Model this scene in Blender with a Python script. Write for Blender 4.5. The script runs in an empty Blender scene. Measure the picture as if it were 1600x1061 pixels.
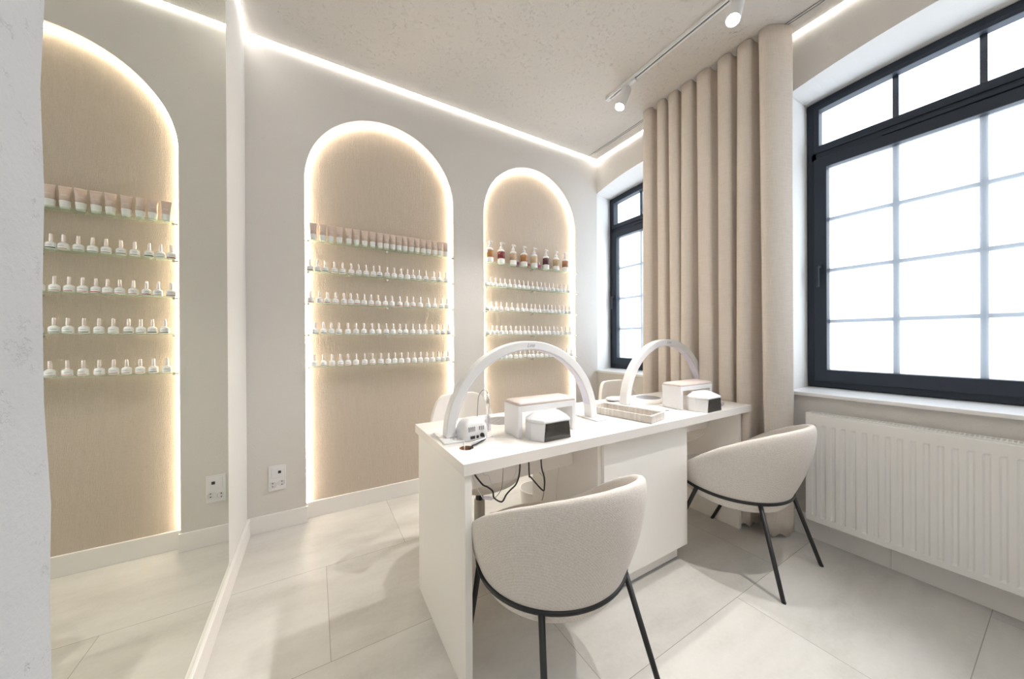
import bpy, bmesh, math, random
from mathutils import Vector, Matrix
random.seed(7)
PI = math.pi
sc = bpy.context.scene
COL = sc.collection
W, H = 2.807, 2.94

# ------------------------------------------------------------------ node helpers
class NT:
    def __init__(s, name):
        s.m = bpy.data.materials.new(name); s.m.use_nodes = True
        s.t = s.m.node_tree; s.t.nodes.clear()
        s.out = s.t.nodes.new('ShaderNodeOutputMaterial')
    def n(s, typ, ins=None, **kw):
        nd = s.t.nodes.new(typ)
        for k, v in kw.items(): setattr(nd, k, v)
        for k, v in (ins or {}).items():
            sk = nd.inputs[k]
            if isinstance(v, bpy.types.NodeSocket): s.t.links.new(v, sk)
            else: sk.default_value = v
        return nd
    def math(s, op, a, b=0.0, c=0.0):
        nd = s.n('ShaderNodeMath', operation=op)
        for i, v in enumerate((a, b, c)):
            if isinstance(v, bpy.types.NodeSocket): s.t.links.new(v, nd.inputs[i])
            else: nd.inputs[i].default_value = v
        return nd.outputs[0]
    def pos(s, scale=(1, 1, 1)):
        g = s.n('ShaderNodeNewGeometry')
        mp = s.n('ShaderNodeMapping', {'Vector': g.outputs['Position'], 'Scale': scale})
        return mp.outputs[0]
    def obj(s, scale=(1, 1, 1)):
        g = s.n('ShaderNodeTexCoord')
        mp = s.n('ShaderNodeMapping', {'Vector': g.outputs['Object'], 'Scale': scale})
        return mp.outputs[0]
    def noise(s, vec, scale, detail=4, rough=.55):
        return s.n('ShaderNodeTexNoise', {'Vector': vec, 'Scale': scale, 'Detail': detail, 'Roughness': rough}).outputs['Fac']
    def ramp(s, fac, stops):
        r = s.n('ShaderNodeValToRGB', {'Fac': fac})
        e = r.color_ramp.elements
        while len(e) < len(stops): e.new(.5)
        for i, (p, c) in enumerate(stops):
            e[i].position = p; e[i].color = (*c, 1) if len(c) == 3 else c
        return r.outputs['Color']
    def mix(s, fac, a, b):
        nd = s.n('ShaderNodeMix', data_type='RGBA')
        for i, v in ((0, fac), (6, a), (7, b)):
            if isinstance(v, bpy.types.NodeSocket): s.t.links.new(v, nd.inputs[i])
            else: nd.inputs[i].default_value = v if i == 0 else (*v, 1)
        return nd.outputs[2]
    def bump(s, h, strength=.3, dist=.002, nrm=None):
        d = {'Height': h, 'Strength': strength, 'Distance': dist}
        if nrm: d['Normal'] = nrm
        return s.n('ShaderNodeBump', d).outputs[0]
    def bsdf(s, col, rough=.5, metal=0, normal=None, **ex):
        b = s.n('ShaderNodeBsdfPrincipled')
        for k, v in (('Base Color', col), ('Roughness', rough), ('Metallic', metal)):
            if isinstance(v, bpy.types.NodeSocket): s.t.links.new(v, b.inputs[k])
            else: b.inputs[k].default_value = (*v, 1) if k == 'Base Color' else v
        if normal: s.t.links.new(normal, b.inputs['Normal'])
        for k, v in ex.items(): b.inputs[k.replace('_', ' ')].default_value = v
        s.t.links.new(b.outputs[0], s.out.inputs[0])
        return s.m
    def done(s, sh):
        s.t.links.new(sh, s.out.inputs[0]); return s.m

def plain(name, col, rough=.5, metal=0, noise=.03, **ex):
    t = NT(name)
    f = t.noise(t.obj(), 14, 2)
    c2 = tuple(c * (1 - noise) for c in col)
    return t.bsdf(t.mix(f, c2, col), rough, metal, **ex)

def plaster(name, c1, c2, bump=.5):
    t = NT(name); p = t.pos()
    a = t.noise(p, 1.6, 5, .6); b = t.noise(p, 9, 6, .65); fine = t.noise(p, 160, 3, .6)
    col = t.mix(a, c1, c2)
    pits = t.ramp(t.noise(p, 45, 5, .7), [(.33, (0, 0, 0)), (.43, (1, 1, 1))])
    patch = t.ramp(b, [(.4, (1, 1, 1)), (.6, (0, 0, 0))])
    h = t.math('ADD', t.math('MULTIPLY', b, .8), t.math('MULTIPLY', fine, .35))
    h = t.math('ADD', h, t.math('MULTIPLY', t.math('MAXIMUM', pits, patch), .5))
    return t.bsdf(col, .85, 0, t.bump(h, bump, .004))

M = {}
M['plaster'] = plaster('greige_plaster', (.64, .617, .588), (.705, .68, .65), .6)
M['ceil'] = plaster('ceiling_plaster', (.58, .555, .527), (.645, .62, .59), .9)
M['white_wall'] = plaster('white_paint', (.69, .685, .675), (.73, .725, .715), .08)
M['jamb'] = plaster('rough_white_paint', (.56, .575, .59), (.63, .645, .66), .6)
M['reveal'] = plaster('reveal_plaster', (.76, .75, .73), (.82, .81, .79), .35)
def niche_mat():
    t = NT('woven_wallpaper')
    v = t.noise(t.pos((520, 520, 45)), 1, 3, .6); h = t.noise(t.pos((45, 45, 520)), 1, 3, .6)
    big = t.noise(t.pos((110, 110, 14)), 1, 3)
    w = t.math('ADD', t.math('MULTIPLY', v, .6), t.math('MULTIPLY', h, .4))
    w = t.math('ADD', w, t.math('MULTIPLY', big, .35))
    col = t.ramp(w, [(.45, (.55, .47, .385)), (.9, (.66, .575, .485))])
    return t.bsdf(col, .8, 0, t.bump(w, 1.0, .006))
M['niche'] = niche_mat()
def floor_mat():
    t = NT('cream_stone_tiles')
    g = t.n('ShaderNodeNewGeometry'); s = t.n('ShaderNodeSeparateXYZ', {0: g.outputs['Position']})
    TX, TY = 1.167, .583
    ry = t.math('DIVIDE', t.math('SUBTRACT', t.math('MULTIPLY', s.outputs[1], -1), .539), TY)
    row = t.math('FLOOR', ry)
    rx = t.math('DIVIDE', t.math('SUBTRACT', s.outputs[0], t.math('SUBTRACT', .391, t.math('MULTIPLY', row, .389))), TX)
    def dist(r, size):
        fr = t.math('FRACT', r)
        return t.math('MULTIPLY', t.math('MINIMUM', fr, t.math('SUBTRACT', 1, fr)), size)
    d = t.math('MINIMUM', dist(ry, TY), dist(rx, TX))
    joint = t.math('LESS_THAN', d, .0011)
    cid = t.n('ShaderNodeCombineXYZ', {0: t.math('FLOOR', rx), 1: row})
    wn = t.n('ShaderNodeTexWhiteNoise', {'Vector': cid.outputs[0]})
    off = t.n('ShaderNodeVectorMath', {0: g.outputs['Position'], 1: wn.outputs['Color']}, operation='ADD')
    cloud = t.noise(t.n('ShaderNodeMapping', {'Vector': off.outputs[0], 'Rotation': (0, 0, .5), 'Scale': (1, 3, 1)}).outputs[0], 1.5, 7, .6)
    fine = t.noise(t.pos(), 60, 4)
    f = t.math('ADD', t.math('MULTIPLY', cloud, .85), t.math('MULTIPLY', fine, .15))
    tile = t.ramp(f, [(.3, (.46, .446, .415)), (.5, (.57, .555, .525)), (.72, (.65, .636, .61))])
    col = t.mix(joint, tile, (.30, .28, .25))
    h = t.math('SUBTRACT', 1, joint)
    return t.bsdf(col, .42, 0, t.bump(h, .5, .001))
M['floor'] = floor_mat()
M['skirt'] = plain('white_skirting', (.82, .80, .78), .45)
M['led'] = None
def emit(name, col, s):
    t = NT(name)
    return t.done(t.n('ShaderNodeEmission', {'Color': (*col, 1), 'Strength': s}).outputs[0])
M['led'] = emit('warm_led', (1, .84, .65), 22.0)
M['led_c'] = emit('warm_led_ceiling', (1, .95, .89), 19)
M['lens'] = emit('spot_lens', (1, .93, .82), 60)
M['alu'] = plain('brushed_aluminium', (.75, .74, .72), .35, .9)
M['frame'] = plain('anthracite_frame', (.024, .032, .046), .5, Specular_IOR_Level=.35)
M['chrome'] = plain('chrome', (.80, .79, .76), .18, 1)
M['sill'] = plain('white_sill', (.82, .81, .80), .3)
M['white'] = plain('white_plastic', (.76, .76, .77), .3)
M['whitem'] = plain('white_enamel', (.80, .79, .77), .3)
M['black'] = plain('black_metal', (.012, .012, .013), .45)
M['blackp'] = plain('black_plastic', (.02, .02, .022), .4)
M['grey'] = plain('grey_plastic', (.32, .32, .33), .4)
M['desk'] = plain('cream_laminate', (.765, .74, .71), .30, noise=.01)
M['deskd'] = plain('cream_laminate_matte', (.86, .835, .80), .42, noise=.01)
M['mdf'] = plain('raw_board', (.36, .20, .11), .9)
M['cush'] = plain('mauve_leatherette', (.62, .53, .49), .5)
M['slat'] = plain('grille_metal', (.50, .49, .50), .4, .5)
M['lav'] = plain('lamp_diffuser', (.66, .64, .75), .45)
M['bin'] = plain('bin_plastic', (.78, .77, .75), .4)
M['swiv'] = plain('cream_leatherette', (.84, .80, .75), .5)
M['beige'] = plain('beige_lacquer', (.45, .41, .36), .4)
M['mcap'] = plain('rose_gold', (.93, .82, .78), .26, .45)
M['bott'] = plain('white_glass', (.91, .91, .91), .25)
M['tube'] = plain('taupe_tube', (.62, .50, .435), .42)
M['tubec'] = plain('tube_cap', (.84, .84, .83), .3)
M['ink'] = plain('grey_ink', (.20, .21, .25), .6)
M['smoke'] = plain('smoked_plastic', (.13, .13, .13), .3)
def fabric(name, c1, c2):
    t = NT(name)
    a = t.noise(t.obj((420, 420, 150)), 1, 2, .5); b = t.noise(t.obj((150, 150, 520)), 1, 2, .5); nz = t.noise(t.obj(), 330, 3, .7)
    w = t.n('ShaderNodeTexWave', {'Vector': t.obj(), 'Scale': 95, 'Distortion': 2.5, 'Detail': 2, 'Detail Scale': 3}, bands_direction='DIAGONAL').outputs['Fac']
    h = t.math('ADD', t.math('ADD', t.math('MULTIPLY', a, .4), t.math('MULTIPLY', b, .4)), t.math('ADD', t.math('MULTIPLY', nz, .35), t.math('MULTIPLY', w, .10)))
    return t.bsdf(t.ramp(h, [(.42, c1), (.82, c2)]), .92, 0, t.bump(h, .9, .0018), Sheen_Weight=.12)
M['fab'] = fabric('greige_boucle', (.56, .51, .465), (.79, .745, .70))
def curtain_mat():
    t = NT('linen_curtain')
    v = t.noise(t.pos((300, 300, 18)), 1, 3, .6); h = t.noise(t.pos((18, 18, 300)), 1, 3, .6)
    w = t.math('ADD', t.math('MULTIPLY', v, .5), t.math('MULTIPLY', h, .5))
    col = t.ramp(w, [(.35, (.74, .675, .61)), (.65, (.84, .775, .71))])
    b = t.n('ShaderNodeBsdfDiffuse', {'Color': col, 'Normal': t.bump(w, .4, .001)})
    tr = t.n('ShaderNodeBsdfTranslucent', {'Color': col})
    return t.done(t.n('ShaderNodeMixShader', {0: .25, 1: b.outputs[0], 2: tr.outputs[0]}).outputs[0])
M['curtain'] = curtain_mat()
def stone_mat():
    t = NT('grey_travertine')
    v = t.noise(t.obj((75, 75, 8)), 1, 4, .6)
    return t.bsdf(t.ramp(v, [(.3, (.47, .43, .39)), (.5, (.57, .53, .49)), (.7, (.66, .625, .59))]), .7, 0, t.bump(v, .4, .001))
M['stone'] = stone_mat()
def glass_shelf():
    t = NT('shelf_glass')
    tr = t.n('ShaderNodeBsdfTransparent', {'Color': (.93, .97, .93, 1)})
    gl = t.n('ShaderNodeBsdfGlossy', {'Color': (.85, .95, .88, 1), 'Roughness': .05})
    df = t.n('ShaderNodeBsdfDiffuse', {'Color': (.62, .72, .63, 1)})
    a = t.n('ShaderNodeMixShader', {0: .08, 1: tr.outputs[0], 2: gl.outputs[0]})
    return t.done(t.n('ShaderNodeMixShader', {0: .10, 1: a.outputs[0], 2: df.outputs[0]}).outputs[0])
M['shelf'] = glass_shelf()
def clear(name, col=(.93, .93, .95), g=.12):
    t = NT(name)
    tr = t.n('ShaderNodeBsdfTransparent', {'Color': (*col, 1)})
    gl = t.n('ShaderNodeBsdfGlossy', {'Color': (1, 1, 1, 1), 'Roughness': .04})
    return t.done(t.n('ShaderNodeMixShader', {0: g, 1: tr.outputs[0], 2: gl.outputs[0]}).outputs[0])
M['clear'] = clear('clear_plastic', (.86, .85, .90), .2)
def smokec():
    t = NT('smoked_visor')
    tr = t.n('ShaderNodeBsdfTransparent', {'Color': (.38, .36, .34, 1)}); gl = t.n('ShaderNodeBsdfGlossy', {'Roughness': .08}); df = t.n('ShaderNodeBsdfDiffuse', {'Color': (.12, .11, .10, 1)})
    a = t.n('ShaderNodeMixShader', {0: .35, 1: tr.outputs[0], 2: df.outputs[0]})
    return t.done(t.n('ShaderNodeMixShader', {0: .07, 1: a.outputs[0], 2: gl.outputs[0]}).outputs[0])
M['smokec'] = smokec()
M['pane'] = clear('clear_window_glass', (.95, .97, 1), .03)
def frosted():
    t = NT('frosted_window_glass')
    tr = t.n('ShaderNodeBsdfTransparent', {'Color': (.97, .985, 1, 1)})
    tl = t.n('ShaderNodeBsdfTranslucent', {'Color': (.97, .985, 1, 1)})
    return t.done(t.n('ShaderNodeMixShader', {0: .16, 1: tr.outputs[0], 2: tl.outputs[0]}).outputs[0])
M['frost'] = frosted()
def mirror_mat():
    t = NT('mirror_silver')
    return t.done(t.n('ShaderNodeBsdfGlossy', {'Color': (.87, .88, .83, 1), 'Roughness': 0.0}).outputs[0])
M['mirror'] = mirror_mat()
M['muntin'] = plain('outer_glazing_bar', (.42, .50, .62), .5)

# ------------------------------------------------------------------ mesh helpers
def mk(name, bm, mats, parent=None, smooth=False, loc=None, rot=None, bevel=0, seg=2, angle=35):
    me = bpy.data.meshes.new(name)
    bmesh.ops.recalc_face_normals(bm, faces=bm.faces[:])
    bm.to_mesh(me); bm.free()
    if not isinstance(mats, (list, tuple)): mats = [mats]
    for m in mats: me.materials.append(m)
    o = bpy.data.objects.new(name, me); COL.objects.link(o)
    if smooth: me.polygons.foreach_set('use_smooth', [True] * len(me.polygons))
    if bevel:
        b = o.modifiers.new('Bevel', 'BEVEL'); b.width = bevel; b.segments = seg; b.limit_method = 'ANGLE'; b.angle_limit = math.radians(angle)
    if parent: o.parent = parent
    if loc: o.location = loc
    if rot: o.rotation_euler = rot
    return o
def box(bm, x0, x1, y0, y1, z0, z1, mi=0):
    vs = [bm.verts.new(p) for p in ((x0, y0, z0), (x1, y0, z0), (x1, y1, z0), (x0, y1, z0), (x0, y0, z1), (x1, y0, z1), (x1, y1, z1), (x0, y1, z1))]
    fs = [bm.faces.new([vs[i] for i in q]) for q in ((0, 3, 2, 1), (4, 5, 6, 7), (0, 1, 5, 4), (1, 2, 6, 5), (2, 3, 7, 6), (3, 0, 4, 7))]
    for f in fs: f.material_index = mi
    return vs
def B(*a, mi=0):
    bm = bmesh.new(); box(bm, *a, mi=mi); return bm
def prism(bm, pts, axis, a0, a1, mi=0):
    """closed polygon pts (2-D) extruded along axis from a0 to a1; pts in the remaining two axes' order"""
    def P(p, a):
        return {'x': (a, p[0], p[1]), 'y': (p[0], a, p[1]), 'z': (p[0], p[1], a)}[axis]
    A = [bm.verts.new(P(p, a0)) for p in pts]; C = [bm.verts.new(P(p, a1)) for p in pts]
    n = len(pts); fs = [bm.faces.new(A[::-1]), bm.faces.new(C)]
    for i in range(n): fs.append(bm.faces.new([A[i], A[(i + 1) % n], C[(i + 1) % n], C[i]]))
    for f in fs: f.material_index = mi
def lathe(bm, prof, c=(0, 0, 0), n=24, sx=1, sy=1, mi=0, cap=True):
    rings = []
    for r, z in prof:
        rings.append([bm.verts.new((c[0] + r * sx * math.cos(2 * PI * i / n), c[1] + r * sy * math.sin(2 * PI * i / n), c[2] + z)) for i in range(n)])
    for a, b in zip(rings, rings[1:]):
        for i in range(n):
            f = bm.faces.new([a[i], a[(i + 1) % n], b[(i + 1) % n], b[i]]); f.material_index = mi
    if cap:
        for r in (rings[0][::-1], rings[-1]):
            f = bm.faces.new(r); f.material_index = mi
def tube(bm, pts, r, n=8, closed=False, mi=0, sy=1):
    pts = [Vector(p) for p in pts]; m = len(pts); rings = []
    up = Vector((0, 0, 1)); prev = None
    for i, p in enumerate(pts):
        if closed: d = pts[(i + 1) % m] - pts[i - 1]
        else: d = pts[min(i + 1, m - 1)] - pts[max(i - 1, 0)]
        d.normalize()
        a = prev if prev is not None else (up if abs(d.z) < .9 else Vector((1, 0, 0)))
        s = d.cross(a).cross(d)
        if s.length < 1e-6: s = d.orthogonal()
        s.normalize(); prev = s; t = d.cross(s)
        rr = r[i] if isinstance(r, (list, tuple)) else r
        rings.append([bm.verts.new(p + s * rr * math.cos(2 * PI * k / n) + t * rr * sy * math.sin(2 * PI * k / n)) for k in range(n)])
    rg = list(zip(rings, rings[1:])) + ([(rings[-1], rings[0])] if closed else [])
    for a, b in rg:
        for k in range(n):
            f = bm.faces.new([a[k], a[(k + 1) % n], b[(k + 1) % n], b[k]]); f.material_index = mi
    if not closed:
        bm.faces.new(rings[0][::-1]).material_index = mi; bm.faces.new(rings[-1]).material_index = mi
def smoothpath(pts, k=6):
    P = [Vector(p) for p in pts]; out = []
    for i in range(len(P) - 1):
        a, b, c, d = P[max(i - 1, 0)], P[i], P[i + 1], P[min(i + 2, len(P) - 1)]
        for j in range(k):
            t = j / k
            out.append(.5 * ((2 * b) + (c - a) * t + (2 * a - 5 * b + 4 * c - d) * t * t + (3 * b - a - 3 * c + d) * t ** 3))
    out.append(P[-1]); return out
def empty(name, loc=(0, 0, 0), rz=0):
    o = bpy.data.objects.new(name, None); COL.objects.link(o); o.location = loc; o.rotation_euler = (0, 0, rz)
    o.empty_display_size = .05; return o
def tag(o, label, cat, group=None, kind=None):
    if label: o['label'] = label
    if cat: o['category'] = cat
    if group: o['group'] = group
    if kind: o['kind'] = kind
    return o
def struct(o): o['kind'] = 'structure'; return o
def copytree(o, parent=None):
    c = o.copy(); COL.objects.link(c); c.parent = parent
    for ch in list(o.children): copytree(ch, c)
    return c

# ------------------------------------------------------------------ arches
A1, A2 = (.295, 1.280), (1.540, 2.522)
SPR = 2.168
def arch(a, inset=0, n=40, z0=0.0):
    x0, x1 = a[0] + inset, a[1] - inset; c = (x0 + x1) / 2; r = (x1 - x0) / 2
    return [(x0, z0)] + [(c - r * math.cos(PI * i / n), SPR + r * math.sin(PI * i / n)) for i in range(n + 1)] + [(x1, z0)]
# back wall: one mesh, with the arched recesses cut through its front skin
bm = bmesh.new()
XL, XR, TOPW = -.15, W + .0, H + .06
def col_strip(x0, x1):  # full height panel
    box(bm, x0, x1, 0, .052, 0, TOPW)
col_strip(XL, A1[0]); col_strip(A1[1], A2[0]); col_strip(A2[1], XR)
for a in (A1, A2):
    pts = arch(a)[1:-1]
    for (xa, za), (xb, zb) in zip(pts, pts[1:]):
        vs = [bm.verts.new(p) for p in ((xa, 0, za), (xb, 0, zb), (xb, 0, TOPW), (xa, 0, TOPW), (xa, .052, za), (xb, .052, zb), (xb, .052, TOPW), (xa, .052, TOPW))]
        for q in ((0, 1, 2, 3), (7, 6, 5, 4), (0, 4, 5, 1)): bm.faces.new([vs[i] for i in q])
box(bm, XL, XR + .0, .058, .25, 0, TOPW)
wb = struct(mk('wall_back', bm, M['plaster']))
for a in (A1, A2):
    bm = bmesh.new(); pts = arch(a, -.004)
    f = [bm.verts.new((x, .050, z)) for x, z in pts]; g = [bm.verts.new((x, .058, z)) for x, z in pts]
    bm.faces.new(f); bm.faces.new(g[::-1])
    for i in range(len(f)): bm.faces.new([f[i], f[(i + 1) % len(f)], g[(i + 1) % len(f)], g[i]])
    mk('niche_panel', bm, M['niche'], wb)
    # led profile follows the rear corner of the recess
labs = ['warm light line framing the left arched niche beside the wall socket',
        'warm light line framing the right arched niche with the pump bottles']
for a, lb in zip((A1, A2), labs):
    e = tag(empty('arch_light_strip', ((a[0] + a[1]) / 2, .04, .105)), lb, 'light', 'light strips in the arched niches')
    ox, oy, oz = e.location
    o1, o2, o3 = arch(a, .0005, 48, .105), arch(a, .0085, 48, .105), arch(a, .0105, 48, .105)
    for nm, oa, ob, y0, y1, mt in (('diffuser', o1, o2, .034, .0465, M['led']), ('housing', o1, o3, .0468, .0495, M['alu'])):
        bm = bmesh.new()
        n = len(oa); V = [[bm.verts.new((x - ox, y - oy, z - oz)) for x, z in L] for L, y in ((oa, y0), (ob, y0), (ob, y1), (oa, y1))]
        for i in range(n - 1):
            for k in range(4): bm.faces.new([V[k][i], V[k][i + 1], V[(k + 1) % 4][i + 1], V[(k + 1) % 4][i]])
        mk(nm, bm, mt, e)

# ------------------------------------------------------------------ room shell
YB = -3.9
struct(mk('floor', B(-.2, 3.3, YB - .15, .25, -.1, 0), M['floor']))
struct(mk('ceiling', B(.016, W - .016, YB, -.016, H, H + .05), M['ceil']))
struct(mk('wall_left', B(-.15, 0, YB, 0, 0, TOPW), M['white_wall']))
struct(mk('wall_front', B(-.15, W, YB - .15, YB, 0, TOPW), M['plaster']))
struct(mk('ceiling', B(-.15, 3.3, YB - .15, .25, H + .062, H + .12), M['ceil']))
# pier at the left of the doorway in which the camera stands
bm = bmesh.new(); n = 40
ys = [-2.099, -2.106, -2.55]
rows = []
for i in range(n + 1):
    z = H * i / n; w = .0012 * math.sin(z * 9) + .0008 * math.sin(z * 31 + 1) + .0018 + .010 * max(0, .75 - z)
    rows.append([bm.verts.new(p) for p in ((0.0, -2.099 + w, z), (.176 + w, -2.099 + w, z), (.182 + w, -2.104 + w, z), (.182, -2.55, z), (0, -2.55, z))])
for a, b in zip(rows, rows[1:]):
    for k in range(4): bm.faces.new([a[k], a[k + 1], b[k + 1], b[k]])
struct(mk('wall_pier', bm, M['jamb'], smooth=False))

# window wall with two arched openings, splayed reveals
WIN = [dict(a=(.0, -1.20), b=(.105, -1.215), cy=-.56, n=1), dict(a=(-1.592, -2.90), b=(-1.576, -2.905), cy=-2.2415, n=2)]
XF = 3.10        # plane of the window frames
ZS = .828        # sill height
def wtop(y, w, f=0):
    y0, y1 = w['b'] if f else w['a']
    c = (y0 + y1) / 2; h = abs(y1 - y0) / 2; rise = .030 if f else .075
    base = 2.638 if f else 2.608
    return base + rise * (1 - ((y - c) / h) ** 2)
bm = bmesh.new()
def vface(x, pts):  # planar polygon at x
    bm.faces.new([bm.verts.new((x, y, z)) for y, z in pts])
segs = 24
spans = [(0, 0)]
def wallpart(y0, y1, z0, z1): box(bm, W, W + .02, min(y0, y1), max(y0, y1), z0, z1)
wallpart(-1.20, -1.592, 0, TOPW); wallpart(-2.90, YB - .15, 0, TOPW)
for w in WIN:
    y0, y1 = w['a']; wallpart(y0, y1, 0, ZS)
    for i in range(segs):
        ya, yb = y0 + (y1 - y0) * i / segs, y0 + (y1 - y0) * (i + 1) / segs
        vface(W, [(ya, wtop(ya, w)), (yb, wtop(yb, w)), (yb, TOPW), (ya, TOPW)])
# outer leaf so no light leaks
for (y0, y1) in ((.25, .105), (-1.215, -1.576), (-2.905, YB - .15)): box(bm, XF + .0, XF + .12, y1, y0, 0, TOPW)
for w in WIN:
    y0, y1 = w['b']; box(bm, XF, XF + .12, y1, y0, 0, ZS)
    for i in range(segs):
        ya, yb = y0 + (y1 - y0) * i / segs, y0 + (y1 - y0) * (i + 1) / segs
        vs = [bm.verts.new(p) for p in ((XF, ya, wtop(ya, w, 1)), (XF, yb, wtop(yb, w, 1)), (XF, yb, TOPW), (XF, ya, TOPW), (XF + .12, ya, wtop(ya, w, 1)), (XF + .12, yb, wtop(yb, w, 1)), (XF + .12, yb, TOPW), (XF + .12, ya, TOPW))]
        for q in ((0, 1, 2, 3), (4, 7, 6, 5), (0, 4, 5, 1)): bm.faces.new([vs[i] for i in q])
wr = struct(mk('wall_right', bm, M['plaster']))
for w in WIN:
    bm = bmesh.new(); A = []; Bv = []
    (a0, a1), (b0, b1) = w['a'], w['b']
    la = [(a0, ZS)] + [(a0 + (a1 - a0) * i / segs, wtop(a0 + (a1 - a0) * i / segs, w)) for i in range(segs + 1)] + [(a1, ZS)]
    lb = [(b0, ZS)] + [(b0 + (b1 - b0) * i / segs, wtop(b0 + (b1 - b0) * i / segs, w, 1)) for i in range(segs + 1)] + [(b1, ZS)]
    A = [bm.verts.new((W, y, z)) for y, z in la]; Bv = [bm.verts.new((XF + .001, y, z)) for y, z in lb]
    for i in range(len(A) - 1): bm.faces.new([A[i], A[i + 1], Bv[i + 1], Bv[i]])
    A2_ = [bm.verts.new((W, y, ZS)) for y in (a0, a1)]; B2_ = [bm.verts.new((XF, y, ZS)) for y in (b0, b1)]
    bm.faces.new([A2_[0], A2_[1], B2_[1], B2_[0]])
    mk('window_reveal', bm, M['reveal'], wr)

def make_window(w):
    y0, y1 = w['b']; c = w['cy']; e = tag(empty('window_%d' % w['n'], (XF, c, ZS)), None, None, kind='structure')
    hw = abs(y1 - y0) / 2 - .003
    c = (y0 + y1) / 2
    e.location = (XF, c, ZS)
    def top(yr): return wtop(c + yr, w, 1) - ZS - .002
    def ring(bm, yo, zo0, zo1f, th, x0, x1, thb=None):
        """frame ring: half width yo, bottom zo0, top function, thickness th"""
        N = 24; out = [(yo, zo0)] + [(yo - 2 * yo * i / N, zo1f(yo - 2 * yo * i / N)) for i in range(N + 1)] + [(-yo, zo0)]
        yi = yo - th; inn = [(yi, zo0 + (thb or th))] + [(yi - 2 * yi * i / N, zo1f(yi - 2 * yi * i / N) - th) for i in range(N + 1)] + [(-yi, zo0 + (thb or th))]
        V = [[bm.verts.new((x, y, z)) for y, z in L] for L, x in ((out, x0), (inn, x0), (inn, x1), (out, x1))]
        n = len(out)
        for i in range(n):
            for k in range(4): bm.faces.new([V[k][i], V[k][(i + 1) % n], V[(k + 1) % 4][(i + 1) % n], V[(k + 1) % 4][i]])
    bm = bmesh.new(); ring(bm, hw, .004, top, .050, 0, .075)
    # transom bar
    box(bm, .0, .075, -hw + .02, hw - .02, 2.262 - ZS, 2.315 - ZS)
    fr = mk('window_frame', bm, M['frame'], e, bevel=.004)
    # lower sash
    bm = bmesh.new(); zt = 2.258 - ZS; ring(bm, hw - .036, .040, lambda y: zt + .012, .062, -.014, .05, .076); mk('window_sash', bm, M['frame'], fr, bevel=.004)
    bm = bmesh.new(); zb = 2.318 - ZS; ring(bm, hw - .036, zb - .008, lambda y: top(y) - .036, .026, -.010, .05, .044); mk('window_sash', bm, M['frame'], fr, bevel=.004)
    # glazing
    gl = hw - .096
    bm = bmesh.new(); box(bm, .026, .032, -gl, gl, .112, zt - .046); mk('window_glass', bm, M['frost'], e)
    bm = bmesh.new(); N = 24; g2 = hw - .06
    pts = [(g2, zb + .032)] + [(g2 - 2 * g2 * i / N, top(g2 - 2 * g2 * i / N) - .060) for i in range(N + 1)] + [(-g2, zb + .032)]
    prism(bm, pts, 'x', .026, .031); mk('window_glass', bm, M['pane'], e)
    # glazing bars behind the panes
    bm = bmesh.new()
    for yv in (.2845, 0, -.2845): box(bm, .040, .052, yv - .013, yv + .013, .105, zt - .03)
    for zv in (1.8885, 1.5675, 1.2465): box(bm, .0405, .0515, -gl, gl, zv - ZS - .011, zv - ZS + .011)
    mk('glazing_bar', bm, M['muntin'], e)
    bm = bmesh.new()
    for yv in (.2845, 0, -.2845): box(bm, .034, .052, yv - .011, yv + .011, zb + .02, top(yv) - .045)
    mk('glazing_bar', bm, M['frame'], e)
    # vent cover on the transom
    bm = bmesh.new(); prism(bm, [(-.018, .008), (-.018, .020), (0, .034), (.002, .0)], 'y', -.33, .33) if False else box(bm, -.016, .0, -.20, .33, zb - .052 + .008, zb - .052 + .030)
    mk('vent_cover', bm, M['frame'], fr, bevel=.006)
    # handle
    bm = bmesh.new(); box(bm, -.022, -.014, hw - .078, hw - .056, 1.545 - ZS, 1.605 - ZS); tube(bm, [(-.02, hw - .067, 1.585 - ZS), (-.05, hw - .067, 1.585 - ZS), (-.052, hw - .067, 1.575 - ZS), (-.052, hw - .067, 1.46 - ZS)], .0075, 10)
    mk('window_handle', bm, M['frame'], fr, smooth=False)
    # sill board
    bm = bmesh.new(); ya, yb = w['a']
    box(bm, W - .030, XF, yb - .006, min(ya + .004, -.002), ZS - .018, ZS + .002)
    s = mk('window_sill_%d' % w['n'], bm, M['sill'], bevel=.003); struct(s)
for w in WIN: make_window(w)

# ceiling light lines in the shadow gap
def strip(name, x0, x1, y0, y1, label):
    e = tag(empty(name, ((x0 + x1) / 2, (y0 + y1) / 2, H)), label, 'light', 'light lines along the ceiling edge')
    cx, cy, _ = e.location
    bm = B(x0 - cx, x1 - cx, y0 - cy, y1 - cy, -.002, .008); mk('diffuser', bm, M['led_c'], e)
    bm = B(x0 - cx, x1 - cx, y0 - cy, y1 - cy, .009, .03); mk('housing', bm, M['alu'], e)
strip('ceiling_light_line', .016, W - .016, -.0120, -.0058, 'long white light line where the ceiling meets the wall with the arches')
strip('ceiling_light_line', .0058, .0120, YB, -.0058, 'white light line where the ceiling meets the wall with the mirror')
strip('ceiling_light_line', W - .0120, W - .0058, YB, -.0058, 'white light line where the ceiling meets the window wall, behind the curtain')

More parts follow.
